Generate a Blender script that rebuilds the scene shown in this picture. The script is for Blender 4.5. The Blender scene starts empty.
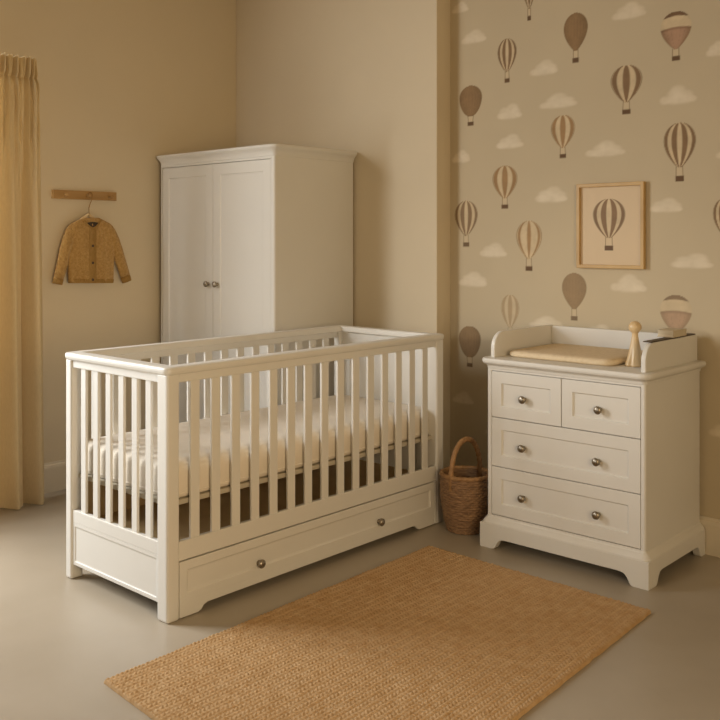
import bpy, bmesh, math, random
import numpy as np
from mathutils import Vector, Matrix
random.seed(7); np.random.seed(7)
sc = bpy.context.scene
col = sc.collection
PI = math.pi

# ------------------------------------------------------------------ colour
def lin(c):
    c = c / 255.0
    return c / 12.92 if c <= 0.04045 else ((c + 0.055) / 1.055) ** 2.4
def rgb(r, g, b): return (lin(r), lin(g), lin(b), 1.0)

# ------------------------------------------------------------------ materials
def new_mat(name):
    m = bpy.data.materials.new(name); m.use_nodes = True
    nt = m.node_tree
    b = nt.nodes['Principled BSDF']
    return m, nt, b
def nd(nt, typ, **kw):
    n = nt.nodes.new(typ)
    for k, v in kw.items():
        if k in n.inputs: n.inputs[k].default_value = v
        else: setattr(n, k, v)
    return n
def mat(name, c, rough=0.5, vary=0.0, vscale=4.0, bump=0.0, bscale=60.0, metal=0.0, c2=None, stretch=(1, 1, 1), spec=0.5, detail=4.0, sheen=0.0):
    m, nt, b = new_mat(name)
    b.inputs['Roughness'].default_value = rough
    b.inputs['Metallic'].default_value = metal
    b.inputs['Specular IOR Level'].default_value = spec
    if sheen: b.inputs['Sheen Weight'].default_value = sheen
    tc = nd(nt, 'ShaderNodeTexCoord'); mp = nd(nt, 'ShaderNodeMapping')
    mp.inputs['Scale'].default_value = stretch
    nt.links.new(tc.outputs['Object'], mp.inputs['Vector'])
    nz = nd(nt, 'ShaderNodeTexNoise', Scale=vscale, Detail=detail)
    nt.links.new(mp.outputs['Vector'], nz.inputs['Vector'])
    rp = nd(nt, 'ShaderNodeValToRGB')
    if c2 is None: c2 = tuple(x * (1 - vary) for x in c[:3]) + (1,)
    rp.color_ramp.elements[0].position = 0.3; rp.color_ramp.elements[1].position = 0.7
    rp.color_ramp.elements[0].color = c2; rp.color_ramp.elements[1].color = c
    nt.links.new(nz.outputs['Fac'], rp.inputs['Fac'])
    nt.links.new(rp.outputs['Color'], b.inputs['Base Color'])
    if bump:
        nb = nd(nt, 'ShaderNodeTexNoise', Scale=bscale, Detail=3.0)
        nt.links.new(mp.outputs['Vector'], nb.inputs['Vector'])
        bp = nd(nt, 'ShaderNodeBump', Strength=bump, Distance=0.01)
        nt.links.new(nb.outputs['Fac'], bp.inputs['Height'])
        nt.links.new(bp.outputs['Normal'], b.inputs['Normal'])
    return m
def attr_mat(name, rough=0.8, bump=0.0, bscale=200):
    m, nt, b = new_mat(name)
    a = nd(nt, 'ShaderNodeAttribute'); a.attribute_name = 'paint'
    nt.links.new(a.outputs['Color'], b.inputs['Base Color'])
    b.inputs['Roughness'].default_value = rough
    b.inputs['Specular IOR Level'].default_value = 0.25
    if bump:
        nb = nd(nt, 'ShaderNodeTexNoise', Scale=bscale, Detail=2.0)
        tc = nd(nt, 'ShaderNodeTexCoord'); nt.links.new(tc.outputs['Object'], nb.inputs['Vector'])
        bp = nd(nt, 'ShaderNodeBump', Strength=bump, Distance=0.004)
        nt.links.new(nb.outputs['Fac'], bp.inputs['Height']); nt.links.new(bp.outputs['Normal'], b.inputs['Normal'])
    return m

M = {}
M['white'] = mat('white_paint', rgb(224, 221, 214), 0.42, vary=0.03, vscale=3, bump=0.03, bscale=25)
M['white_inner'] = mat('white_paint_panel', rgb(224, 221, 214), 0.45, vary=0.03, vscale=3, bump=0.03, bscale=25)
M['wall'] = mat('beige_wall_paint', rgb(219, 205, 179), 0.85, vary=0.05, vscale=1.3, bump=0.05, bscale=90, spec=0.2)
M['trim'] = mat('beige_trim_paint', rgb(222, 210, 188), 0.5, vary=0.03, vscale=2)
M['ceiling'] = mat('ceiling_paint', rgb(205, 187, 155), 0.9, vary=0.03)
M['floor'] = mat('polished_concrete', rgb(178, 167, 150), 0.36, c2=rgb(164, 152, 134), vscale=1.6, detail=8, bump=0.02, bscale=8, spec=0.4)
M['rug'] = mat('jute_weave', rgb(200, 168, 128), 0.95, c2=rgb(186, 150, 106), vscale=30, bump=0.4, bscale=220, spec=0.1, detail=6)
M['curtain'] = None
M['mattress'] = mat('mattress_ticking', rgb(233, 224, 210), 0.85, vary=0.04, vscale=12, bump=0.12, bscale=120, spec=0.1)
M['base'] = mat('cot_base_board', rgb(190, 181, 162), 0.7, vary=0.06, vscale=8)
M['void_board'] = mat('void_board_tan', rgb(206, 176, 128), 0.8, vary=0.1, vscale=10)  # lightened tan, stands in for light the void under the mattress lacks
M['knob'] = mat('antique_pewter', rgb(168, 158, 142), 0.36, metal=1.0, vary=0.25, vscale=40)
M['oak'] = mat('oak_wood', rgb(186, 148, 92), 0.5, c2=rgb(158, 120, 68), vscale=14, stretch=(1, 0.12, 1), detail=8)
M['frame_oak'] = mat('light_oak_frame', rgb(204, 170, 112), 0.45, c2=rgb(184, 148, 92), vscale=20, stretch=(0.3, 1, 0.3), detail=6)
M['beech'] = mat('beech_wood', rgb(226, 202, 160), 0.3, c2=rgb(208, 176, 128), vscale=30, stretch=(1, 1, 0.12), detail=6)
M['knit'] = mat('mustard_knit', rgb(202, 164, 104), 0.95, c2=rgb(178, 138, 80), vscale=70, bump=0.9, bscale=160, spec=0.1, sheen=0.2)
M['knit_rib'] = mat('mustard_rib', rgb(194, 156, 96), 0.95, c2=rgb(164, 126, 70), vscale=80, stretch=(1, 6, 0.6), bump=0.9, bscale=90, spec=0.1)
M['button'] = mat('horn_button', rgb(84, 58, 34), 0.35, vary=0.3, vscale=60)
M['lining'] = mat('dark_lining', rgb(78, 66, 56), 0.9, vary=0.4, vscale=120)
M['wire'] = mat('brass_wire', rgb(150, 112, 62), 0.35, metal=0.8)
M['pad'] = mat('changing_mat_cloth', rgb(230, 212, 182), 0.85, c2=rgb(219, 199, 166), vscale=60, bump=0.25, bscale=180, spec=0.15)
M['book_dark'] = mat('dark_cover', rgb(72, 54, 34), 0.5, vary=0.2)
M['book_pale'] = mat('pale_cover', rgb(206, 192, 166), 0.5, vary=0.08, vscale=20)
M['pages'] = mat('page_edges', rgb(226, 214, 190), 0.8, c2=rgb(186, 172, 146), vscale=60, stretch=(0.1, 0.1, 10))
M['wicker'] = mat('willow_wicker', rgb(160, 124, 86), 0.6, c2=rgb(104, 74, 48), vscale=40, stretch=(0.7, 0.7, 3.6), bump=0.3, bscale=150, detail=6)
M['wicker_light'] = mat('willow_rim', rgb(180, 140, 94), 0.55, c2=rgb(136, 98, 60), vscale=40, bump=0.2, bscale=140)
M['wallpaper'] = attr_mat('balloon_wallpaper', 0.85, 0.04, 160)
M['print'] = attr_mat('balloon_print', 0.6)

def curtain_mat():
    m, nt, b = new_mat('linen_curtain')
    tc = nd(nt, 'ShaderNodeTexCoord')
    mp = nd(nt, 'ShaderNodeMapping'); mp.inputs['Scale'].default_value = (1, 1, 0.15)
    nz = nd(nt, 'ShaderNodeTexNoise', Scale=240.0, Detail=2.0)
    nt.links.new(tc.outputs['Object'], mp.inputs['Vector']); nt.links.new(mp.outputs['Vector'], nz.inputs['Vector'])
    rp = nd(nt, 'ShaderNodeValToRGB')
    rp.color_ramp.elements[0].color = rgb(216, 194, 152); rp.color_ramp.elements[1].color = rgb(232, 212, 172)
    nt.links.new(nz.outputs['Fac'], rp.inputs['Fac'])
    nt.links.new(rp.outputs['Color'], b.inputs['Base Color'])
    b.inputs['Roughness'].default_value = 0.9; b.inputs['Specular IOR Level'].default_value = 0.1
    tr = nd(nt, 'ShaderNodeBsdfTranslucent'); nt.links.new(rp.outputs['Color'], tr.inputs['Color'])
    mx = nd(nt, 'ShaderNodeMixShader'); mx.inputs['Fac'].default_value = 0.16
    bp = nd(nt, 'ShaderNodeBump', Strength=0.2, Distance=0.002)
    nt.links.new(nz.outputs['Fac'], bp.inputs['Height']); nt.links.new(bp.outputs['Normal'], b.inputs['Normal'])
    nt.links.new(b.outputs[0], mx.inputs[1]); nt.links.new(tr.outputs[0], mx.inputs[2])
    nt.links.new(mx.outputs[0], nt.nodes['Material Output'].inputs['Surface'])
    return m
M['curtain'] = curtain_mat()

# ------------------------------------------------------------------ object helpers
def thing(name, loc, label, cat, group=None):
    o = bpy.data.objects.new(name, None); col.objects.link(o)
    o.location = loc; o.empty_display_size = 0.1
    o['label'] = label; o['category'] = cat
    if group: o['group'] = group
    return o
def world_loc(o):
    v = Vector((0, 0, 0))
    while o is not None:
        v += o.location; o = o.parent
    return v
class MB:
    """collects shapes in world coordinates, then becomes ONE mesh object"""
    def __init__(self): self.bm = bmesh.new()
    def box(self, x0, x1, y0, y1, z0, z1):
        v = [self.bm.verts.new(p) for p in ((x0,y0,z0),(x1,y0,z0),(x1,y1,z0),(x0,y1,z0),(x0,y0,z1),(x1,y0,z1),(x1,y1,z1),(x0,y1,z1))]
        for f in ((3,2,1,0),(4,5,6,7),(0,1,5,4),(1,2,6,5),(2,3,7,6),(3,0,4,7)): self.bm.faces.new([v[i] for i in f])
        return self
    def prism(self, pts, fn, c0, c1):
        """polygon pts (a,b) extruded from c0 to c1; fn(a,b,c)->xyz"""
        A = [self.bm.verts.new(fn(a, b, c0)) for a, b in pts]; B = [self.bm.verts.new(fn(a, b, c1)) for a, b in pts]
        n = len(pts)
        self.bm.faces.new(A[::-1]); self.bm.faces.new(B)
        for i in range(n): self.bm.faces.new((A[i], A[(i+1) % n], B[(i+1) % n], B[i]))
        return self
    def rings(self, rings, closed_u=True, cap=True, smooth=True):
        R = [[self.bm.verts.new(p) for p in r] for r in rings]
        n = len(R[0])
        for i in range(len(R) - 1):
            for j in range(n if closed_u else n - 1):
                f = self.bm.faces.new((R[i][j], R[i][(j+1) % n], R[i+1][(j+1) % n], R[i+1][j])); f.smooth = smooth
        if cap:
            self.bm.faces.new(R[0][::-1]); self.bm.faces.new(R[-1])
        return self
    def lathe(self, prof, centre, seg=24, axis='z', smooth=True, cap=True):
        rs = []
        for r, z in prof:
            ring = []
            for k in range(seg):
                a = 2 * PI * k / seg
                p = (r*math.cos(a), r*math.sin(a), z)
                if axis == '-y': p = (p[0], -p[2], p[1])
                if axis == 'x': p = (p[2], p[0], p[1])
                ring.append((p[0]+centre[0], p[1]+centre[1], p[2]+centre[2]))
            rs.append(ring)
        return self.rings(rs, True, cap, smooth)
    def tube(self, pts, r, seg=10, smooth=True, radii=None):
        pts = [Vector(p) for p in pts]; rs = []
        up = Vector((0.123, 0.31, 0.94)).normalized()
        for i, p in enumerate(pts):
            t = (pts[min(i+1, len(pts)-1)] - pts[max(i-1, 0)]).normalized()
            n = up - t * up.dot(t); n.normalize(); b = t.cross(n)
            rr = radii[i] if radii else r
            rs.append([tuple(p + (n*math.cos(2*PI*k/seg) + b*math.sin(2*PI*k/seg)) * rr) for k in range(seg)])
            up = n
        return self.rings(rs, True, True, smooth)
    def rrect_loft(self, x0, x1, y0, y1, prof, r=0.02, seg=5, back=True, left=True, right=True, front=True, smooth=False):
        """loft of rounded rectangles: prof = [(offset, z)]"""
        rs = []
        for o, z in prof:
            a0 = x0 - (o if left else min(o, 0)); a1 = x1 + (o if right else min(o, 0))
            b0 = y0 - (o if front else min(o, 0)); b1 = y1 + (o if back else min(o, 0))
            rr = max(0.001, min(r + o, (a1-a0)/2 - 1e-4, (b1-b0)/2 - 1e-4)) ; ring = []
            rb = rr if back else 0.002
            for cx, cy, s, q in ((a1-rr, b0+rr, -PI/2, rr), (a1-rb, b1-rb, 0, rb), (a0+rb, b1-rb, PI/2, rb), (a0+rr, b0+rr, PI, rr)):
                for k in range(seg+1):
                    t = s + PI/2*k/seg; ring.append((cx + q*math.cos(t), cy + q*math.sin(t), z))
            rs.append(ring)
        return self.rings(rs, True, True, smooth)
    def panel(self, fn, a0, a1, b0, b1, c, thick, stile, depth=0.007, ch=0.008):
        """slab facing +c with a sunk centre panel"""
        def loop(i, cc): return [self.bm.verts.new(fn(a, b, cc)) for a, b in ((a0+i, b0+i), (a1-i, b0+i), (a1-i, b1-i), (a0+i, b1-i))]
        sa = stile
        L = [loop(0, c - thick), loop(0, c), loop(sa, c), loop(sa + ch*0.35, c - depth*0.75), loop(sa + ch, c - depth)]
        for i in range(len(L)-1):
            for j in range(4): self.bm.faces.new((L[i][j], L[i][(j+1) % 4], L[i+1][(j+1) % 4], L[i+1][j]))
        self.bm.faces.new(L[0][::-1]); self.bm.faces.new(L[-1])
        return self
    def build(self, name, m, parent=None, bevel=0.0, seg=2, label=None, local=False, smooth_angle=None):
        bmesh.ops.recalc_face_normals(self.bm, faces=self.bm.faces[:])
        me = bpy.data.meshes.new(name); self.bm.to_mesh(me); self.bm.free()
        o = bpy.data.objects.new(name, me); col.objects.link(o)
        me.materials.append(m)
        if parent is not None:
            o.parent = parent
            if not local: me.transform(Matrix.Translation(-world_loc(parent)))
        if bevel:
            md = o.modifiers.new('bevel', 'BEVEL'); md.width = bevel; md.segments = seg; md.limit_method = 'ANGLE'; md.angle_limit = math.radians(32)
            md.harden_normals = False
        if label: o['label'] = label
        return o
def struct(o): o['kind'] = 'structure'; return o
FX = lambda a, b, c: (c, a, b)        # faces +X : a = Y, b = Z
FY = lambda a, b, c: (a, -c, b)       # faces -Y : a = X, b = Z, c = -Y

def knob(parent, pos, axis, r=0.016, name='knob'):
    mb = MB()
    prof = [(0.010, 0.0), (0.010, 0.002), (0.006, 0.004), (0.0055, 0.010), (0.009, 0.013), (r*0.92, 0.017), (r, 0.022), (r*0.94, 0.026), (r*0.7, 0.030), (r*0.3, 0.0322), (0.0008, 0.0326)]
    mb.lathe(prof, (0, 0, 0), 20, axis)
    o = mb.build(name, M['knob'], parent, local=True, label='round pewter knob')
    o.location = Vector(pos) - world_loc(parent)
    return o

def grid_object(name, P, m, parent=None, colors=None, smooth=True):
    """P: (nv, nu, 3) array -> mesh object"""
    nv, nu = P.shape[:2]
    me = bpy.data.meshes.new(name)
    V = P.reshape(-1, 3).astype(np.float32)
    idx = np.arange(nv*nu).reshape(nv, nu)
    F = np.stack([idx[:-1, :-1], idx[:-1, 1:], idx[1:, 1:], idx[1:, :-1]], -1).reshape(-1, 4)
    me.vertices.add(len(V)); me.vertices.foreach_set('co', V.ravel())
    me.loops.add(F.size); me.loops.foreach_set('vertex_index', F.ravel().astype(np.int32))
    me.polygons.add(len(F)); me.polygons.foreach_set('loop_start', np.arange(0, F.size, 4, dtype=np.int32))
    me.polygons.foreach_set('use_smooth', np.full(len(F), smooth))
    me.update(calc_edges=True); me.validate()
    if colors is not None:
        ca = me.color_attributes.new('paint', 'FLOAT_COLOR', 'POINT')
        C = np.ones((nv*nu, 4), np.float32); C[:, :3] = colors.reshape(-1, 3)
        ca.data.foreach_set('color', C.ravel())
    me.materials.append(m)
    o = bpy.data.objects.new(name, me); col.objects.link(o)
    if parent is not None:
        o.parent = parent; me.transform(Matrix.Translation(-world_loc(parent)))
    return o

# ------------------------------------------------------------------ the room
WL = -4.724      # left wall
YB = 3.963       # back wall (beige part)
YP = 4.084       # wallpapered part, set back
XP = -3.04       # where the beige wall ends
CEIL = 3.15
mb = MB(); mb.box(WL-0.2, 1.9, -1.9, YP+0.3, -0.1, 0); struct(mb.build('floor', M['floor']))
mb = MB(); mb.box(WL-0.2, 1.9, -1.9, YP+0.3, CEIL, CEIL+0.1); struct(mb.build('ceiling', M['ceiling']))
W0, W1, WZ0, WZ1 = -0.05, 2.10, 0.12, 2.66     # window opening in the left wall
mb = MB()
mb.box(WL-0.2, WL, W1, YP+0.3, 0, CEIL); mb.box(WL-0.2, WL, -1.9, W0, 0, CEIL)
mb.box(WL-0.2, WL, W0, W1, 0, WZ0); mb.box(WL-0.2, WL, W0, W1, WZ1, CEIL)
struct(mb.build('wall_left', M['wall']))
mb = MB(); mb.box(WL, XP, YB, YP+0.3, 0, CEIL); struct(mb.build('wall_back', M['wall'], bevel=0.004))
# window frame, seen only by the light
mb = MB()
for y0, y1, z0, z1 in ((W0, W0+0.06, WZ0, WZ1), (W1-0.06, W1, WZ0, WZ1), (W0, W1, WZ0, WZ0+0.06), (W0, W1, WZ1-0.06, WZ1), ((W0+W1)/2-0.03, (W0+W1)/2+0.03, WZ0, WZ1)):
    mb.box(WL-0.13, WL-0.07, y0, y1, z0, z1)
struct(mb.build('window_1', M['white'], bevel=0.004))
# skirting boards
def skirting(name, pts_fn, a0, a1):
    prof = [(0, 0), (0.016, 0), (0.016, 0.135), (0.013, 0.148), (0.006, 0.154), (0.004, 0.165), (0, 0.165)]
    mb = MB()
    mb.rings([[pts_fn(a, c, z) for c, z in prof] for a in (a0, a1)], True, True, False)
    return struct(mb.build(name, M['trim']))
skirting('baseboard_left', lambda a, c, z: (WL+c, a, z), W1+0.02, YB)
skirting('baseboard_back', lambda a, c, z: (a, YB-c, z), WL+0.016, XP)
skirting('baseboard_right', lambda a, c, z: (a, YP-c, z), XP, 1.7)

# ---- wallpaper painting (per-vertex colour on the wall itself)
f_, th_, vh_, h_ = 915.2, math.radians(42.29), 241.28, 1.40
def on_wall(u, v, Y=YP):
    c, s = math.cos(th_), math.sin(th_); a = (u-360)/f_
    t = Y/(c + a*s); return (a*c - s)*t, h_ - (v-vh_)/f_*t
def L3(r, g, b): return np.array([lin(r), lin(g), lin(b)])
def sstep(x, a, b):
    t = np.clip((x-a)/(b-a), 0, 1); return t*t*(3-2*t)
def vnoise(X, Z, sc_, seed):
    rs = np.random.RandomState(seed); T = rs.rand(64, 64)
    x = X*sc_; z = Z*sc_; i = np.floor(x).astype(int); j = np.floor(z).astype(int); fx = x-i; fz = z-j
    fx = fx*fx*(3-2*fx); fz = fz*fz*(3-2*fz)
    g = lambda a, b: T[a % 64, b % 64]
    return (g(i, j)*(1-fx)+g(i+1, j)*fx)*(1-fz) + (g(i, j+1)*(1-fx)+g(i+1, j+1)*fx)*fz
def fbm(X, Z, s, seed): return 0.5*vnoise(X, Z, s, seed)+0.3*vnoise(X, Z, s*2.1, seed+1)+0.2*vnoise(X, Z, s*4.3, seed+2)
DK, MD, TN, CR, PK = L3(110, 82, 58), L3(138, 108, 78), L3(164, 130, 90), L3(210, 190, 156), L3(176, 140, 114)
def mixin(C, col_, a): C[...] = C*(1-a[..., None]) + col_*a[..., None]
def paint_balloon(C, X, Z, cx, w, zt, zb, style, fade=1.0, seed=0):
    """hot-air balloon: envelope top zt, basket bottom zb, width w"""
    H = zt - zb
    m = (np.abs(X-cx) < w) & (Z < zt+0.02) & (Z > zb-0.02)
    if not m.any(): return
    x = X[m]-cx; z = Z[m]; c = C[m]
    eh = H*0.76                        # envelope height
    t = np.clip((zt-z)/eh, 0, 1)       # 0 top .. 1 mouth
    tm = 0.40
    up = np.sqrt(np.clip(1-((tm-t)/tm)**2, 0, 1))
    q = np.clip((t-tm)/(1-tm), 0, 1)
    dn = np.clip(np.cos(q*PI/2)**0.85, 0, 1)*0.86 + 0.14*(1-q*0.2)
    prof = np.where(t < tm, up, dn)*w/2
    if style == 'solid': prof = np.where(t < tm, up, np.sqrt(np.clip(1-(q*0.97)**1.75, 0, 1)))*w/2
    inside = sstep(prof-np.abs(x), -0.0025, 0.0025)*((z <= zt) & (z >= zt-eh))
    s = np.clip(x/np.maximum(prof, 1e-4), -1, 1)
    lon = np.arcsin(s)/PI              # -.5 .. .5
    n = fbm(x*1.0+3, z*1.0+3, 30, seed)
    base = np.zeros_like(c)
    if style in ('stripe', 'tan', 'thin'):
        k = 9 if (seed % 2 and style == 'stripe') else 7
        saw = np.abs(((lon+0.5)*k/2+0.25) % 1 - 0.5)*2
        edge = 0.47 if style != 'thin' else 0.66
        st = sstep(saw, edge-0.16, edge+0.16)
        dark = {'stripe': MD*0.88, 'tan': TN*0.95, 'thin': TN}[style]
        base[:] = CR; mixin(base, dark, st)
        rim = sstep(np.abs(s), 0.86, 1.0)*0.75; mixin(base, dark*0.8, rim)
    elif style in ('solid', 'drop'):
        base[:] = MD*0.95*np.array([1.0, 1.03, 0.95])
        rib = sstep(np.abs(((lon+0.5)*11) % 1 - 0.5), 0.36, 0.5); mixin(base, DK, rib*0.5)
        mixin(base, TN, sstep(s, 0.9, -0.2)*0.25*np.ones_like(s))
    elif style == 'band':
        base[:] = PK
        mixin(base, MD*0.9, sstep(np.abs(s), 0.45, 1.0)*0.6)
        tb = t + 0.05*s*s*-1
        mixin(base, CR*1.02, sstep(tb, 0.10, 0.13)*(1-sstep(tb, 0.40, 0.43)))
        mixin(base, DK, (1-sstep(tb, 0.10, 0.13)))
        mixin(base, DK, (sstep(tb, 0.40, 0.43)*(1-sstep(tb, 0.45, 0.50)))*0.5)
        rib = sstep(np.abs(((lon+0.5)*10) % 1 - 0.5), 0.40, 0.5); mixin(base, MD*0.8, rib*0.35*sstep(t, 0.42, 0.5))
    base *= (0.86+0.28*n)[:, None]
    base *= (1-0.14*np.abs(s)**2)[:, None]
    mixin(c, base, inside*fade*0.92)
    # ropes and basket
    zm = zt-eh; bh = H*0.095; bw = w*0.105
    mouth = w*0.10
    tt = np.clip((zm - z)/max(zm-(zb+bh), 1e-4), 0, 1)
    lx = mouth*(1-tt)+bw*tt
    if style == 'solid': lx = w*0.12*(1-tt)+bw*tt
    rope = sstep(0.0032-np.abs(np.abs(x)-lx), 0, 0.002)*((z < zm+0.004) & (z > zb+bh))
    fillr = (np.abs(x) < lx)*((z < zm) & (z > zb+bh))
    mixin(c, CR, fillr*0.45*fade); mixin(c, DK, rope*0.6*fade)
    bk = sstep(bw*1.25-np.abs(x), -0.002, 0.002)*sstep(z-zb, -0.002, 0.002)*sstep(zb+bh-z, -0.002, 0.002)
    mixin(c, DK*(0.8), bk*0.95*fade)
    C[m] = c
def paint_cloud(C, X, Z, cx, cz, w, h, seed):
    m = (np.abs(X-cx) < w) & (np.abs(Z-cz) < h*1.2)
    if not m.any(): return
    x = (X[m]-cx)/w*2; z = (Z[m]-cz)/h*2; c = C[m]
    rs = np.random.RandomState(seed)
    a = np.zeros_like(x); j = rs.uniform(-0.12, 0.12, 8)
    for k, (px, pz, r) in enumerate(((-0.62, -0.45, 0.36), (-0.25, -0.05, 0.46), (0.15+j[0], 0.25, 0.50), (0.5, -0.15, 0.42), (0.75, -0.5, 0.28), (0.1, -0.45, 0.5), (-0.3, -0.5, 0.42), (0.45, -0.5, 0.40))):
        d = np.sqrt(((x-px-j[k]*0.6))**2 + ((z-pz)*0.85)**2)/r
        a = 1-(1-a)*(1-0.72*sstep(-d, -1.12, -0.45))
    a *= sstep(z, -1.1, -0.62)
    n = fbm(x*0.4+5, z*0.3+5, 5, seed)
    mixin(c, L3(236, 224, 202), np.clip(a*(0.55+0.5*n), 0, 1)*0.72)
    C[m] = c
WP_X0, WP_X1, GS = XP-0.02, -0.30, 0.0043
nx = int((WP_X1-WP_X0)/GS); nz = int(CEIL/GS)
gx = np.linspace(WP_X0, WP_X1, nx); gz = np.linspace(0.0, CEIL, nz)
X, Z = np.meshgrid(gx, gz)
C = np.empty(X.shape+(3,)); C[:] = L3(197, 182, 154)
C *= (0.96+0.08*fbm(X+10, Z+10, 3, 3))[..., None]
clouds = [(460,7,18,14),(474,36,27,17),(544,67,30,19),(558.6,100,39,19),(509,111,27,19),(509,141,30,18),(460.6,156,20,16),(605,148,40,20),(678,94,37,24),(628.6,10,35,21),(717,48,24,19),(550.8,194,35,20),(665.6,204.7,37,18),(492.5,249.5,29,18),(473,278.6,31,19),(628.6,282.5,37,23),(691,260.3,47,19),(547,322,36,16),(463,397,22,16),(598,330,30,16),(735,150,40,20),(760,320,40,20),(775,40,40,22),(800,190,44,22),(590,440,40,22),(730,430,44,22),(500,430,30,18)]
for i, (u, v, w, h) in enumerate(clouds):
    x0, z0 = on_wall(u-w/2, v); x1, _ = on_wall(u+w/2, v); _, za = on_wall(u, v-h/2); _, zb = on_wall(u, v+h/2)
    paint_cloud(C, X, Z, (x0+x1)/2, (za+zb)/2, x1-x0, za-zb, 40+i)
balloons = [(522.5,536,-30,20.6,'stripe',1),(497.6,516.6,38.5,82.5,'stripe',1),(563.7,587.8,12.8,62.6,'drop',1),(660.5,691.6,11.3,60.7,'band',1),
 (610.7,642.3,65,114,'stripe',1),(459.4,482,85.6,125.6,'solid',1),(550.8,575,115,158,'tan',1),(663.6,696,122.5,181.5,'stripe',1),(492.5,517.4,165.7,208.6,'tan',1),
 (454.8,477.7,200.8,246.7,'stripe',.9),(516.2,542,220.7,271,'thin',1),(562,586.6,273,320.6,'drop',.8),(660,692,295,345,'band',.75),(501,519.3,294.6,338,'tan',.55),
 (459,480.8,326,367,'solid',.9),(713,737,198,248,'stripe',1),(742,770,80,132,'solid',1),(760,790,230,285,'tan',1),(800,832,110,165,'stripe',1),(735,765,345,400,'stripe',.9),(800,835,330,390,'solid',.9),(520,545,400,450,'stripe',.9),(640,670,410,465,'tan',.9),(790,822,10,62,'band',1)]
for i, (u0, u1, v0, v1, st, fd) in enumerate(balloons):
    um = (u0+u1)/2; x0, _ = on_wall(u0, v0); x1, _ = on_wall(u1, v0); _, zt = on_wall(um, v0); _, zb = on_wall(um, v1)
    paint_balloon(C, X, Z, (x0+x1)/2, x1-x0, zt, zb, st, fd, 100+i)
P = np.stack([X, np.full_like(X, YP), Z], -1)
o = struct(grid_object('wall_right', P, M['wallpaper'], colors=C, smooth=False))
o['label'] = 'beige wallpaper with sepia hot air balloons and soft white clouds'
mb = MB(); mb.box(WP_X1, 1.9, YP, YP+0.3, 0, CEIL); struct(mb.build('wall_right_end', M['wall']))
mb = MB(); mb.box(1.75, 1.9, -1.9, YP, 0, CEIL); struct(mb.build('wall_side', M['wall']))  # unseen wall, added to block ambient light from the right

# ------------------------------------------------------------------ wardrobe
X0, X1, Y0, Y1 = -4.669, -3.644, 3.324, 3.946
t = thing('wardrobe', ((X0+X1)/2, (Y0+Y1)/2, 0), 'tall white two-door wardrobe with moulded cornice in the corner behind the cot', 'wardrobe')
mb = MB(); mb.box(X0+0.002, X1-0.020, Y0+0.02, Y1, 0.10, 1.861)
mb.box(X0, -4.657, Y0, Y0+0.021, 0.10, 1.862)
mb.rrect_loft(-3.673, X1, Y0, Y1, [(0, 0.10), (0, 1.862)], r=0.014, seg=6, back=False, left=False)
mb.box(-3.6735, -3.658, Y0+0.0003, Y0+0.04, 0.10, 1.861); mb.box(-4.657, -3.673, Y0, Y0+0.021, 1.847, 1.862); mb.box(-4.657, -3.673, Y0, Y0+0.021, 0.10, 0.125)
mb.build('carcass', M['white'], t)
mb = MB(); mb.rrect_loft(X0, X1, Y0, Y1, [(0.0, 1.860), (0.004, 1.862), (0.006, 1.872), (0.010, 1.882), (0.017, 1.892), (0.026, 1.900), (0.031, 1.905), (0.034, 1.912), (0.032, 1.919), (0.026, 1.922)], r=0.016, back=False)
mb.build('cornice', M['white'], t)
mb = MB(); mb.rrect_loft(X0, X1, Y0, Y1, [(0.012, 0.0), (0.012, 0.08), (0.002, 0.102)], r=0.016, back=False)
mb.build('plinth', M['white'], t)
for a0, a1, kx in ((-4.6545, -4.1705, -4.208), (-4.1675, -3.6755, -4.128)):
    mb = MB(); mb.panel(FY, a0, a1, 0.128, 1.844, -(Y0+0.001), 0.018, 0.062, 0.006, 0.010)
    d = mb.build('door', M['white'], t, bevel=0.0015)
    knob(d, (kx, Y0+0.001, 1.154), '-y', 0.0178)

# ------------------------------------------------------------------ cot
CX1, CX0, CY0, CY1 = -2.766, -3.476, 1.996, 3.663     # outer box of the posts
t = thing('baby_cot', ((CX0+CX1)/2, (CY0+CY1)/2, 0), 'white slatted baby cot with a long drawer underneath, beside the jute rug', 'cot')
PWX, PWY = 0.066, 0.057
for x in (CX0, CX1-PWX):
    for y in (CY0, CY1-PWY):
        xa, xb = (x, x+0.045) if x == CX0 else (CX1-PWX, CX1)
        MB().box(xa, xb, y, y+PWY, 0, 0.915).build('corner_post', M['white'], t, bevel=0.010, seg=3)
ZT, ZB = 0.877, 0.288
TX = 0.022   # rail thickness
ya, yb = CY0+PWY, CY1-PWY-0.012
# front and back sides
for nm, xo, s in (('front_side', CX1, 1), ('back_side', CX0, -1)):
    ins = 0.006
    x1_ = xo - s*ins; x0_ = xo - s*(ins+TX)
    mb = MB(); mb.box(min(x0_, x1_), max(x0_, x1_), ya, CY1-PWY, ZT, 0.915)
    zlow = 0.2155
    mb.box(min(x0_, x1_), max(x0_, x1_), ya, CY1-PWY, zlow, ZB)
    if s < 0: mb.box(xo+ins, xo+ins+0.018, ya, CY1-PWY, 0.06, zlow)
    sd = mb.build(nm, M['white'], t, bevel=0.003)
    n, w = 15, 0.042
    y0s, y1s = ya, CY1-PWY
    g = ((y1s-y0s) - n*w)/(n+1)
    xm = xo - s*(ins+TX/2)
    for k in range(n):
        y = y0s + g + k*(w+g)
        MB().box(xm-0.0065, xm+0.0065, y, y+w, ZB-0.004, ZT+0.004).build('slat', M['white'], sd, bevel=0.003)
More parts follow.
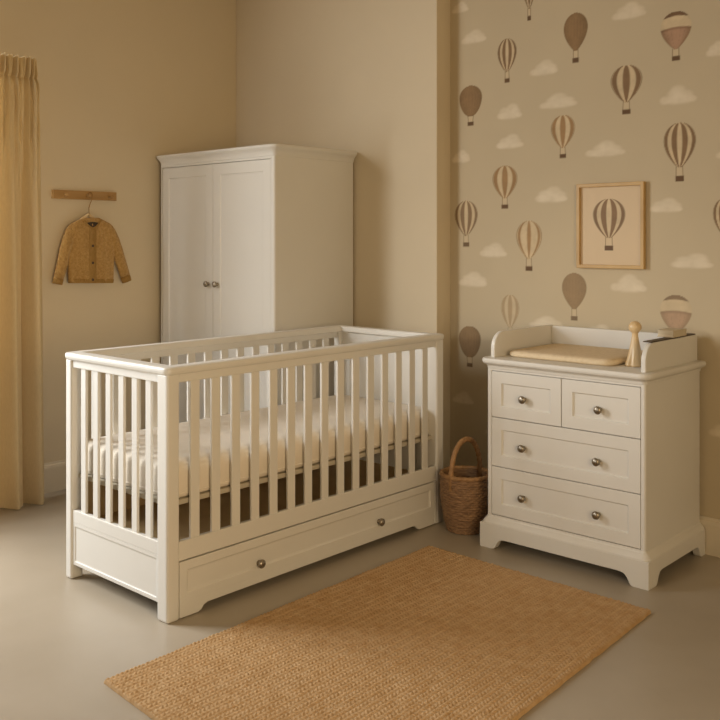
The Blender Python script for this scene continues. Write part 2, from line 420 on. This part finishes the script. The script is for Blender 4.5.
# near end: slats above, sunk panel below
xa, xb = CX0+0.045, CX1-PWX
mb = MB(); mb.box(xa, xb+0.004, CY0+0.008, CY0+0.030, 0.236, 0.288)
end = mb.build('slatted_end', M['white'], t, bevel=0.003)
MB().box(xa, xb, CY0+0.008, CY0+0.030, ZT, 0.915).build('top_rail', M['white'], end, bevel=0.003)
mb = MB(); mb.panel(FY, xa, xb, 0.062, 0.236, -(CY0+0.009), 0.020, 0.014, 0.0035, 0.008)
mb.build('end_panel', M['white'], end, bevel=0.001)
n, w = 6, 0.037; g = ((xb-xa)-n*w)/(n+1)
for k in range(n):
    x = xa+g+k*(w+g)
    MB().box(x, x+w, CY0+0.013, CY0+0.025, 0.284, ZT+0.004).build('slat', M['white'], end, bevel=0.003)
# far end: solid panel
mb = MB(); mb.box(CX0+0.045, CX1-PWX, CY1-0.034, CY1-0.010, 0.062, 0.915)
mb.build('solid_end', M['white'], t, bevel=0.003)
# cap rail round the top
def cap_piece(x0, x1, y0, y1): return MB().box(x0, x1, y0, y1, 0.912, 0.938)
mb = MB()
ov, cw = 0.008, 0.052
prof = [(0.0, 0.908), (ov*0.7, 0.914), (ov, 0.922), (ov, 0.930), (ov*0.6, 0.936), (-0.004, 0.9385)]
rs = []
seg = 5
def rr_ring(o, z, r):
    ring = []
    a0, a1, b0, b1 = CX0-o, CX1+o, CY0-o, CY1+o
    for cx, cy, s in ((a1-r, b0+r, -PI/2), (a1-r, b1-r, 0), (a0+r, b1-r, PI/2), (a0+r, b0+r, PI)):
        for k in range(seg+1):
            q = s+PI/2*k/seg; ring.append((cx+r*math.cos(q), cy+r*math.sin(q), z))
    return ring
rs = [rr_ring(o, z, 0.018+o) for o, z in prof] + [rr_ring(-cw+0.004, 0.9385, 0.006), rr_ring(-cw, 0.935, 0.004), rr_ring(-cw, 0.912, 0.004), rr_ring(-cw+0.004, 0.908, 0.005)]
rs.append(rs[0])
mb.rings(rs, True, False, False)
bmesh.ops.remove_doubles(mb.bm, verts=mb.bm.verts[:], dist=1e-6)
mb.build('cap_rail', M['white'], t)
# mattress base and boards added to shade the void below it
mb = MB(); mb.box(CX0+0.032, CX1-0.032, CY0+0.034, CY1-0.040, 0.415, 0.434)
mb.build('mattress_base', M['base'], t, bevel=0.003)
mb = MB(); mb.box(CX0+0.030, CX1-0.034, CY0+0.036, CY1-0.040, 0.222, 0.232); mb.box(CX0+0.030, CX0+0.036, CY0+0.036, CY1-0.30, 0.232, 0.405)
mb.build('shade_boards', M['void_board'], t)
# drawer with bracket feet
ZD = 0.211
y0d, y1d = CY0+PWY+0.002, CY1-PWY-0.012
dr = None
mb = MB()
a0, a1 = y0d, y1d
pts = [(a0, 0.004), (a0+0.085, 0.004), (a0+0.100, 0.010), (a0+0.112, 0.024), (a0+0.130, 0.030), (a1-0.175, 0.030), (a1-0.155, 0.028), (a1-0.135, 0.010), (a1-0.120, 0.004), (a1, 0.004), (a1, 0.06), (a0, 0.06)]
mb.prism(pts, FX, CX1-0.022, CX1-0.004)
mb.panel(FX, a0, a1, 0.058, ZD, CX1-0.004, 0.018, 0.034, 0.006, 0.010)
mb.box(CX0+0.04, CX1-0.021, a0+0.02, a1-0.02, 0.065, 0.19)
dr = mb.build('drawer', M['white'], t, bevel=0.002)
mb = MB(); mb.box(CX1-0.022, CX1-0.002, y1d+0.001, CY1-PWY+0.002, 0.004, 0.2155); mb.build('drawer_stile', M['white'], t, bevel=0.002)
knob(dr, (CX1-0.010, 2.445, 0.109), 'x', 0.0178); knob(dr, (CX1-0.010, 3.178, 0.109), 'x', 0.0178)

# mattress (a thing of its own, lying in the cot)
mx0, mx1, my0, my1 = CX0+0.036, CX1-0.036, CY0+0.040, CY1-0.046
nu, nv = 60, 120
mb = MB(); prof = [(-0.020, 0.4345), (-0.006, 0.440), (0.0, 0.452), (0.0, 0.535), (-0.004, 0.552), (-0.012, 0.564), (-0.024, 0.572), (-0.06, 0.577), (-0.15, 0.581)]
mb.rrect_loft(mx0, mx1, my0, my1, prof, r=0.05, seg=6, smooth=True)
mo = mb.build('cot_mattress', M['mattress']); mo['label'] = 'white cot mattress lying on the base inside the slatted cot'; mo['category'] = 'mattress'
mb = MB(); mb.rrect_loft(mx0, mx1, my0, my1, [(-0.001, 0.451), (0.0025, 0.453), (0.0025, 0.457), (-0.001, 0.459)], r=0.05, seg=6, smooth=True)
mb.build('piping', M['mattress'], mo)

# ------------------------------------------------------------------ changing dresser
DX0, DX1, DY0, DY1 = -2.402, -1.634, 3.510, 4.060
t = thing('chest_of_drawers', ((DX0+DX1)/2, (DY0+DY1)/2, 0), 'white chest of four drawers with a raised changing surround on top, against the balloon wallpaper', 'dresser')
mb = MB()
mb.box(DX0+0.02, DX1-0.02, DY0+0.020, DY1-0.001, 0.12, 0.827)
mb.rrect_loft(DX1-0.0195, DX1, DY0, DY1, [(0, 0.12), (0, 0.828)], r=0.011, seg=5, back=False, left=False)
mb.rrect_loft(DX0, DX0+0.024, DY0, DY1, [(0, 0.12), (0, 0.828)], r=0.011, seg=5, back=False, right=False)
mb.box(DX0+0.010, DX0+0.024, DY0+0.0003, DY0+0.03, 0.12, 0.827); mb.box(DX1-0.0195, DX1-0.009, DY0+0.0003, DY0+0.03, 0.12, 0.827)
mb.box(DX0+0.02, DX1-0.02, DY0, DY0+0.021, 0.809, 0.828); mb.box(DX0+0.02, DX1-0.02, DY0, DY0+0.021, 0.12, 0.149)
mb.build('carcass', M['white'], t)
mb = MB(); mb.rrect_loft(DX0, DX1, DY0, DY1, [(0.0, 0.818), (0.004, 0.820), (0.006, 0.830), (0.012, 0.836), (0.020, 0.840), (0.026, 0.844), (0.029, 0.851), (0.029, 0.858), (0.026, 0.864), (0.020, 0.866)], r=0.018, seg=6, back=False)
mb.build('top', M['white'], t)
# plinth with arched feet
o = 0.024
mb = MB()
ax0, ax1 = DX0-o, DX1+o
def arch(a0, a1, foot, hgt, ztop):
    return [(a0, 0), (a0+foot-0.010, 0), (a0+foot, 0.004), (a0+foot+0.008, 0.016), (a0+foot+0.016, 0.032), (a0+foot+0.030, hgt-0.004), (a0+foot+0.05, hgt),
            (a1-foot-0.05, hgt), (a1-foot-0.030, hgt-0.004), (a1-foot-0.016, 0.032), (a1-foot-0.008, 0.016), (a1-foot, 0.004), (a1-foot+0.010, 0), (a1, 0), (a1, ztop), (a0, ztop)]
mb.prism(arch(ax0, ax1, 0.078, 0.050, 0.112), FY, -(DY0-o+0.034), -(DY0-o))
mb.prism(arch(DY0-o+0.034, DY1, 0.045, 0.054, 0.112), FX, DX1+o-0.034, DX1+o)
mb.prism(arch(DY0-o+0.034, DY1, 0.045, 0.054, 0.112), FX, DX0-o, DX0-o+0.034)
for ob in (0,):
    mb.rrect_loft(DX0, DX1, DY0, DY1, [(o, 0.112), (o-0.002, 0.118), (0.012, 0.131), (0.005, 0.137), (0.001, 0.144)], r=0.010, back=False)
mb.build('plinth', M['white'], t, bevel=0.005, seg=3)
for nm, a0, a1, z0, z1, ks in (('drawer', DX0+0.026, -2.0195, 0.598, 0.806, (-2.206,)), ('drawer', -2.0155, DX1-0.0225, 0.598, 0.806, (-1.838,)),
                               ('drawer', DX0+0.026, DX1-0.0225, 0.374, 0.5945, (-2.210, -1.846)), ('drawer', DX0+0.026, DX1-0.0225, 0.152, 0.3705, (-2.210, -1.846))):
    mb = MB(); mb.panel(FY, a0, a1, z0, z1, -(DY0+0.0005), 0.019, 0.052, 0.008, 0.005)
    d = mb.build(nm, M['white'], t, bevel=0.0015)
    for kx in ks: knob(d, (kx, DY0+0.006, (z0+z1)/2-0.008), '-y', 0.0178)
# changing surround
def wing(x0, x1):
    pts = [(DY0+0.020, 0.864)]
    r = 0.075; zt = 0.982
    for k in range(9):
        q = PI - PI/2*k/8; pts.append((DY0+0.020+r+r*math.cos(q), zt-r+r*math.sin(q)))
    pts += [(DY1-0.004, zt), (DY1-0.004, 0.864)]
    mb = MB(); mb.prism(pts, FX, x0, x1); return mb
wing(DX0+0.006, DX0+0.028).build('side_guard', M['white'], t, bevel=0.005, seg=3)
wing(DX1-0.030, DX1-0.008).build('side_guard', M['white'], t, bevel=0.005, seg=3)
MB().box(DX0+0.027, DX1-0.029, DY1-0.026, DY1-0.004, 0.864, 0.978).build('back_guard', M['white'], t, bevel=0.004)

# changing mat
mb = MB(); mb.rrect_loft(-2.350, -1.825, 3.585, 4.028, [(-0.012, 0.8662), (0.0, 0.873), (0.002, 0.882), (-0.004, 0.890), (-0.014, 0.8945), (-0.05, 0.896)], r=0.05, seg=6, smooth=True)
ob = mb.build('changing_mat', M['pad']); ob['label'] = 'flat tan changing mat lying on top of the white chest of drawers'; ob['category'] = 'changing mat'

# wooden toy figure
tx, ty, tz = -1.765, 3.690, 0.8662
t = thing('wooden_toy', (tx, ty, tz), 'beech peg figure with ball head standing beside the changing mat', 'toy')
mb = MB(); rs = []
for r, z in [(0.040, 0), (0.043, 0.003), (0.0425, 0.009), (0.037, 0.020), (0.031, 0.040), (0.0255, 0.065), (0.020, 0.092), (0.0155, 0.115), (0.0130, 0.130), (0.0130, 0.140), (0.0155, 0.145)]:
    ring = []
    for k in range(40):
        a = 2*PI*k/40; fl = max(0.0, 1-z/0.11)
        q = r*(1-0.30*fl*max(0, math.cos(5*(a-0.9)))**4)
        ring.append((tx+q*math.cos(a), ty+q*math.sin(a), tz+z))
    rs.append(ring)
mb.rings(rs); mb.build('body', M['beech'], t)
mb = MB(); n = 14
mb.lathe([(max(0.0006, 0.0275*math.sin(PI*k/n)), -0.0265*math.cos(PI*k/n)) for k in range(n+1)], (tx, ty, tz+0.166), 28)
mb.build('head', M['beech'], t)

# books on the right-hand guard
mb = MB(); mb.box(-1.684, -1.645, 3.592, 4.040, 0.9825, 0.9870)
t = mb.build('notebook', M['book_dark'], bevel=0.0015); t['label'] = 'thin dark notebook lying along the raised right side guard of the chest'; t['category'] = 'book'
bt = thing('small_book', (-1.676, 3.86, 0.9875), 'small pale book on top of the thin dark notebook', 'book')
bx0, bx1, by0, by1 = -1.712, -1.640, 3.790, 3.930
mb = MB(); mb.box(bx0+0.003, bx1-0.003, by0+0.003, by1-0.003, 0.9910, 1.0140); mb.build('page_block', M['pages'], bt)
mb = MB(); mb.box(bx0, bx1, by0, by1, 0.9875, 0.9910); mb.box(bx0, bx1, by0, by1, 1.0140, 1.0175); mb.box(bx1-0.003, bx1, by0, by1, 0.9910, 1.0140)
mb.build('cover', M['book_pale'], bt, bevel=0.001)

# ------------------------------------------------------------------ framed print
fx0, fx1, fz0, fz1 = -2.250, -1.899, 1.269, 1.681
yf = YP-0.003
t = thing('picture_frame', ((fx0+fx1)/2, yf, fz0), 'light oak framed print of a striped hot air balloon hanging on the wallpaper', 'picture')
mb = MB(); bwid, dep = 0.017, 0.022
L = []
for i, y in ((0, yf), (0, yf-dep), (bwid, yf-dep), (bwid, yf-0.006)):
    L.append([(fx0+i, y, fz0+i), (fx1-i, y, fz0+i), (fx1-i, y, fz1-i), (fx0+i, y, fz1-i)])
mb.rings(L, True, False, False); mb.bm.faces.new([mb.bm.verts.new(p) for p in L[0]])
mb.build('frame', M['frame_oak'], t, bevel=0.002)
gx = np.linspace(fx0+bwid-0.001, fx1-bwid+0.001, 150); gz = np.linspace(fz0+bwid-0.001, fz1-bwid+0.001, 180)
Xp, Zp = np.meshgrid(gx, gz); C = np.empty(Xp.shape+(3,)); C[:] = L3(214, 192, 160)
C *= (0.98+0.04*fbm(Xp+4, Zp+4, 8, 9))[..., None]
x0, zt = on_wall(593.6, 199.3, yf); x1, _ = on_wall(626, 199.3, yf); _, zb = on_wall(610, 250.5, yf)
paint_balloon(C, Xp, Zp, (x0+x1)/2, x1-x0, zt, zb, 'stripe', 1.0, 77)
grid_object('print', np.stack([Xp, np.full_like(Xp, yf-0.007), Zp], -1), M['print'], t, C, False)['label'] = 'cream paper with a sepia striped balloon'

# ------------------------------------------------------------------ peg rail, hanger, cardigan on the left wall
def on_left(u, v, X):
    c, s = math.cos(th_), math.sin(th_); a = (u-360)/f_
    tt = X/(a*c - s); return (c+a*s)*tt, h_-(v-vh_)/f_*tt
ry0, ry1, rz0, rz1 = 2.626, 3.034, 1.639, 1.689
t = thing('peg_rail', (WL, (ry0+ry1)/2, rz0), 'short oak peg rail fixed to the left wall above the cardigan', 'peg rail')
MB().box(WL, WL+0.020, ry0, ry1, rz0, rz1).build('board', M['oak'], t, bevel=0.002)
for y in (2.700, 2.842, 2.985):
    mb = MB(); mb.lathe([(0.0085, 0), (0.0075, 0.020), (0.007, 0.022), (0.009, 0.027), (0.0095, 0.031), (0.007, 0.035), (0.001, 0.0355)], (WL+0.019, y, (rz0+rz1)/2-0.002), 16, 'x')
    mb.build('peg', M['oak'], t)
# hanger
hy = 2.842; hx = WL+0.048
t = thing('clothes_hanger', (hx, hy, 1.52), 'wooden hanger with wire hook hanging from the oak peg rail', 'hanger')
pts = [(hx, hy-0.020, 1.672)]
zc = 1.6665
pts = [(hx, hy+0.0135*math.cos(q), zc-0.001+0.0135*math.sin(q)) for q in [PI*1.05-PI*1.25*k/10 for k in range(11)]]
pts += [(hx, hy+0.010, 1.640), (hx, hy-0.001, 1.615), (hx, hy-0.009, 1.590), (hx, hy-0.008, 1.565), (hx, hy-0.008, 1.545)]
MB().tube(pts, 0.0024, 8).build('hook', M['wire'], t)
hyc = hy-0.010
pts = [(hx-0.006, hyc+d, 1.553-abs(d)*0.62-d*d*0.8) for d in [-0.05+0.10*k/16 for k in range(17)]]
MB().tube(pts, 0.009, 10).build('shoulder_bar', M['beech'], t)
# cardigan
cxm = WL+0.045
def cp(x, y, X=cxm):  # point on the garment plane from a measured place on the photograph
    return on_left(x/3.6, 160+y/3.6, X)
t = thing('cardigan', (cxm, hyc, 1.17), 'mustard knitted childs cardigan on a hanger below the peg rail', 'cardigan')
rows = [(441, 249, 405, 0.85), (436, 246, 408, 0.95), (400, 245, 409, 1.0), (350, 243, 410, 1.0), (305, 243, 411, 1.0), (275, 240, 413, 0.98), (252, 240, 412, 0.92), (238, 246, 406, 0.82), (228, 258, 395, 0.7), (219, 274, 378, 0.55), (212, 292, 364, 0.42), (208, 300, 356, 0.35)]
mb = MB(); rs = []
for i, (y, xl, xr, dq) in enumerate(rows):
    yl, zl = cp(xl, y); yr, zr = cp(xr, y); ring = []
    for k in range(40):
        a = 2*PI*k/40; ca, sa = math.cos(a), math.sin(a)
        u = 0.5+0.5*math.copysign(abs(ca)**0.75, ca); d = math.copysign(abs(sa)**0.7, sa)
        wv = 0.003*math.sin(u*17+i*0.8)*dq
        ring.append((cxm + d*0.021*dq + (wv if d > 0 else 0), yl+(yr-yl)*u, zl+(zr-zl)*u))
    rs.append(ring)
mb.rings(rs); mb.build('knitted_body', M['knit'], t)
def sleeve(path):
    mb = MB(); rs = []
    for i, (x, y, w, d) in enumerate(path):
        j0, j1 = max(i-1, 0), min(i+1, len(path)-1)
        ya_, za_ = cp(path[j0][0], path[j0][1]); yb_, zb_ = cp(path[j1][0], path[j1][1])
        T = Vector((0, yb_-ya_, zb_-za_)).normalized(); N = Vector((0, -T.z, T.y))
        yy, zz = cp(x, y); ww = w/3.6/165.0
        rs.append([tuple(Vector((cxm-0.001, yy, zz)) + N*ww*math.cos(2*PI*k/20) + Vector((d, 0, 0))*math.sin(2*PI*k/20)) for k in range(20)])
    mb.rings(rs); return mb
Lp = [(266, 240, 12, .012), (256, 256, 19, .017), (246, 290, 22, .019), (236, 325, 21, .019), (226, 370, 20, .018), (217, 405, 19, .017), (210, 430, 17.5, .016)]
Rp = [(386, 240, 12, .012), (398, 257, 19, .017), (410, 290, 22, .019), (422, 325, 22, .019), (436, 370, 20.5, .018), (446, 400, 19.5, .017), (452, 420, 18.5, .016)]
sleeve(Lp).build('sleeve', M['knit'], t); sleeve(Rp).build('sleeve', M['knit'], t)
sleeve([(212, 426, 17.5, .0165), (209, 436, 18.5, .017), (207, 447, 17.5, .0165)]).build('cuff', M['knit_rib'], t)
sleeve([(450, 416, 18.5, .0165), (454, 427, 19.5, .017), (457, 438, 18.5, .0165)]).build('cuff', M['knit_rib'], t)
# hem rib
mb = MB(); rs = []
for y, xl, xr in ((443, 250, 404), (442, 247, 407), (430, 245, 409), (428, 247, 407)):
    yl, zl = cp(xl, y); yr, zr = cp(xr, y); rs.append([])
    for k in range(40):
        a = 2*PI*k/40; ca, sa = math.cos(a), math.sin(a)
        u = 0.5+0.5*math.copysign(abs(ca)**0.75, ca); d = math.copysign(abs(sa)**0.7, sa)
        rs[-1].append((cxm+d*0.0225, yl+(yr-yl)*u, zl+(zr-zl)*u))
mb.rings(rs); mb.build('hem_band', M['knit_rib'], t)
# neck opening, neck band, button band, buttons
def front_x(y):   # garment front depth at photo row y
    ys = [r[0] for r in rows][::-1]; ds = [r[3] for r in rows][::-1]
    return cxm + 0.0215*float(np.interp(y, ys, ds))
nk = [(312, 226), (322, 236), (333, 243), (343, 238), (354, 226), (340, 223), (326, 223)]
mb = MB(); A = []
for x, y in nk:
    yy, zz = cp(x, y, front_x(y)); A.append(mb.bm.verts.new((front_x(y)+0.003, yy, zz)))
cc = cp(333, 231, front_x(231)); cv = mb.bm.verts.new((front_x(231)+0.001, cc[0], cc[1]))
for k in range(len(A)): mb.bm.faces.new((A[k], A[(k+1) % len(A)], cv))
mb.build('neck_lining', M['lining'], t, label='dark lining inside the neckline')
pts = []
for x, y in [(302, 216), (308, 226), (319, 238), (333, 246), (346, 240), (357, 227), (362, 217)]:
    yy, zz = cp(x, y, front_x(y)); pts.append((front_x(y)+0.002, yy, zz))
MB().tube(pts, 0.0055, 8).build('neck_band', M['knit_rib'], t)
mb = MB(); rs = []
for y in (246, 270, 300, 340, 380, 420, 443):
    r_ = []
    for x, dx in ((321, 0.000), (323, 0.0032), (345, 0.0036), (347, 0.000)):
        yy, zz = cp(x, y, front_x(min(y, 436))); r_.append((front_x(min(y, 436))+dx, yy, zz))
    rs.append(r_)
mb.rings(rs, False, False, True); mb.build('button_band', M['knit_rib'], t)
for y in (309, 370, 431):
    yy, zz = cp(333, y, front_x(y))
    mb = MB(); mb.lathe([(0.0072, 0), (0.0078, 0.002), (0.007, 0.0038), (0.0055, 0.0042), (0.0045, 0.0032), (0.0005, 0.003)], (front_x(y)+0.0028, yy, zz), 16, 'x'); mb.build('button', M['button'], t, label='round dark brown button')

# ------------------------------------------------------------------ curtain
HT = 2.372
ns, nzc = 420, 150
s = np.linspace(0, 1, ns); zz = np.concatenate([np.linspace(0.004, HT-0.14, nzc-40), np.linspace(HT-0.136, HT, 40)])
S, ZZ = np.meshgrid(s, zz)
yl = 1.62
yr = 2.512 - 0.040*(ZZ/HT)
Yc = yl + (yr-yl)*S
hd = sstep(ZZ, HT-0.17, HT-0.085)       # 1 in the gathered header
drop = 1-ZZ/HT
ph = 2*PI*(Yc-2.462+0.012*np.sin(ZZ*1.3))/0.128
big = 2*np.abs(np.cos(ph/2))**0.75 - 1 + 0.16*np.cos(2*ph+0.8+ZZ*0.4) + 0.15*np.cos(ph*0.5+1.0)
A = (0.026+0.036*sstep(drop, 0.05, 0.6))*(1-hd)
small = 2*np.abs(np.cos(PI*(Yc+0.003*np.sin(ZZ*23)+0.004*np.sin(Yc*31))/0.033))**0.7-1 + 0.35*np.cos(2*PI*Yc/0.023+1.0)
Xc = -4.585 + A*big + (0.026*hd + 0.016*sstep(ZZ, HT-0.9, HT-0.16)*(1-hd))*small
Xc += 0.012*np.exp(-((ZZ-(HT-0.105))/0.014)**2)*-1.0          # stitched tape line under the header
Xc += -0.05*sstep(S, 0.985, 1.0)*(1-hd*0.3)                      # returns towards the wall
ZZ = ZZ + 0.010*np.cos(ph)*(drop > 0.985)*0 + hd*0.006*small*sstep(ZZ, HT-0.03, HT)
ct = thing('curtain', (-4.59, 2.1, 0), 'long tan linen curtain with gathered heading at the left edge of the room', 'curtain')
ob = grid_object('drape', np.stack([Xc, Yc, ZZ], -1), M['curtain'], ct)
mb = MB(); mb.box(-4.640, -4.618, 1.62, 2.44, HT-0.075, HT-0.055)
for y in (1.75, 2.1, 2.38): mb.box(WL, -4.63, y-0.01, y+0.01, HT-0.072, HT-0.058)
mb.build('track', M['white'], ct)

# ------------------------------------------------------------------ rug
TL, TR, BL, BR = np.array([-2.576, 3.300]), np.array([-1.505, 3.283]), np.array([-2.548, 1.597]), np.array([-1.420, 1.500])
nu_, nv_ = 430, 680
U, V = np.meshgrid(np.linspace(0, 1, nu_), np.linspace(0, 1, nv_))
XY = (BL*(1-U[..., None]) + BR*U[..., None])*(1-V[..., None]) + (TL*(1-U[..., None]) + TR*U[..., None])*V[..., None]
wx, wy = 1.08*U, 1.72*V
row = (wx+0.0035*(fbm(wx+1, wy+1, 9, 21)-0.5)*2)/0.0165; i = np.floor(row); fr = row-i
sgn = np.where(i % 2 == 0, 1.0, -1.0)
jit = np.random.RandomState(2).rand(400)[i.astype(int) % 400]
br = 0.5+0.5*np.sin(2*PI*(wy/0.0165 + sgn*(fr-0.5)*0.8 + jit*3 + 0.5*fbm(wx+4, wy+9, 22, 31)))
hgt = 0.0046*np.sin(PI*fr)**0.6*(0.30+0.70*br)*(0.55+0.9*fbm(wx+6, wy+2, 70, 41)) + 0.0026*(fbm(wx+3, wy+3, 60, 5)-0.5)
edge = np.minimum(np.minimum(U*1.08, (1-U)*1.08), np.minimum(V*1.72, (1-V)*1.72))
Zr = (0.0115+hgt)*np.clip(edge/0.005, 0, 1)**0.6+0.001
wob = 0.0035*(fbm(wy+7, wx+7, 16, 8)-0.5)*2
XY[..., 0] += wob*(np.abs(U-0.5)*2)**8; XY[..., 1] += 0.004*(fbm(wx+2, wy+2, 14, 12)-0.5)*(np.abs(V-0.5)*2)**8
ob = grid_object('rug', np.concatenate([XY, Zr[..., None]], -1), M['rug'])
ob['label'] = 'rectangular golden jute rug with braided rows on the concrete floor'; ob['category'] = 'rug'

# ------------------------------------------------------------------ wicker basket
bx, by = -2.612, 3.636
t = thing('wicker_basket', (bx, by, 0), 'round brown wicker basket with arched handle between the cot and the chest', 'basket')
rs = []; H = 0.268; nr, ng = 96, 144
def brad(z):
    q = z/H; return 0.092+0.030*math.sin(min(1, q*1.05)*PI*0.62)*1.0 + 0.002*q
prof = [brad(H*k/nr) for k in range(nr+1)]
for k in range(nr+1):
    z = 0.002+H*k/nr; r0 = prof[k]; ring = []
    rowi = k//4; ph_ = PI*(rowi % 2); rb = math.sin(PI*((k % 4)+0.5)/4)
    for j in range(ng):
        a = 2*PI*j/ng
        q = r0 + 0.0022*math.sin(a*24+ph_)*rb + 0.0034*(rb-0.5)
        ring.append((bx+q*math.cos(a), by+q*math.sin(a), z))
    rs.append(ring)
inner = []
for k in range(nr//4+1):
    z = 0.002+H-(H-0.012)*k/(nr//4); r0 = brad(z)-0.010; rb = k % 2
    inner.append([(bx+(r0-0.002*rb)*math.cos(2*PI*j/ng), by+(r0-0.002*rb)*math.sin(2*PI*j/ng), z) for j in range(ng)])
mb = MB(); mb.rings(rs+inner); mb.build('woven_body', M['wicker'], t)
mb = MB(); rr = brad(H)-0.004; rs = []
for j in range(120):
    a = 2*PI*j/120; c_ = Vector((bx+rr*math.cos(a), by+rr*math.sin(a), H+0.004)); er = Vector((math.cos(a), math.sin(a), 0))
    tw = a*14
    rs.append([tuple(c_ + (er*math.cos(q) + Vector((0, 0, 1))*math.sin(q))*(0.0100*(1+0.13*math.cos(2*(q-tw))))) for q in [2*PI*k/12 for k in range(12)]])
rs.append(rs[0]); mb.rings(rs, True, False); bmesh.ops.remove_doubles(mb.bm, verts=mb.bm.verts[:], dist=1e-6)
mb.build('rim', M['wicker_light'], t)
rv = Vector((math.cos(th_), math.sin(th_), 0)); fv = Vector((-math.sin(th_), math.cos(th_), 0))
hd_ = (rv*0.70+fv*0.71).normalized()
pts = []; rad = []
for k in range(61):
    q = PI*k/60; c_ = math.cos(q); s_ = math.sin(q)
    p = Vector((bx, by, 0)) + hd_*(-c_*(rr-0.004)) + Vector((0, 0, H-0.015+0.185*s_**0.85))
    if k == 0 or k == 60: p.z = H-0.06
    pts.append(p); rad.append(0.0125+0.0016*math.cos(k*PI/1.5))
MB().tube(pts, 0.009, 12, radii=rad).build('handle', M['wicker_light'], t)

# ------------------------------------------------------------------ light, sky, camera
w = bpy.data.worlds.new('world'); sc.world = w; w.use_nodes = True
bg = w.node_tree.nodes['Background']; bg.inputs['Color'].default_value = (1.0, 0.83, 0.62, 1); bg.inputs['Strength'].default_value = 0.10
def area(name, loc, target, sx, sy, energy, c):
    l = bpy.data.lights.new(name, 'AREA'); l.shape = 'RECTANGLE'; l.size = sx; l.size_y = sy; l.energy = energy; l.color = c
    o = bpy.data.objects.new(name, l); col.objects.link(o); o.location = loc
    o.rotation_euler = (Vector(target)-Vector(loc)).to_track_quat('-Z', 'Y').to_euler()
    return o
area('window_daylight', (WL-0.35, 1.2, 1.75), (-2.9, 3.0, 0.4), 1.7, 1.9, 101, (0.99, 1.0, 0.99)).data.spread = 2.4
area('added_fill', (1.2, 0.7, 1.5), (-4.7, 2.5, 1.0), 1.4, 1.4, 31, (1.0, 0.74, 0.43)).data.spread = math.radians(120)  # unseen fill, added to lift the left wall and shaded cot front

def spot(name, loc, target, energy, c, ang, blend, r):
    l = bpy.data.lights.new(name, 'SPOT'); l.energy = energy; l.color = c; l.spot_size = math.radians(ang); l.spot_blend = blend; l.shadow_soft_size = r
    o = bpy.data.objects.new(name, l); col.objects.link(o); o.location = loc
    o.rotation_euler = (Vector(target)-Vector(loc)).to_track_quat('-Z', 'Y').to_euler()
    return o
spot('corner_fill_spot', (-2.72, -1.75, 1.75), (-2.15, 3.65, 0.64), 165, (1.0, 0.95, 0.86), 28, 0.95, 0.28)  # spot added to brighten the chest front and wallpaper beside it
cam = bpy.data.cameras.new('camera'); co = bpy.data.objects.new('camera', cam); col.objects.link(co)
co.location = (0, 0, h_); co.rotation_euler = (PI/2, 0, th_)
cam.sensor_width = 36; cam.lens = f_/720*36; cam.shift_y = -(360-vh_)/720; cam.clip_start = 0.05
sc.camera = co
sc.view_settings.view_transform = 'Standard'; sc.view_settings.look = 'None'
sc.view_settings.exposure = 0.0; sc.view_settings.gamma = 1.0
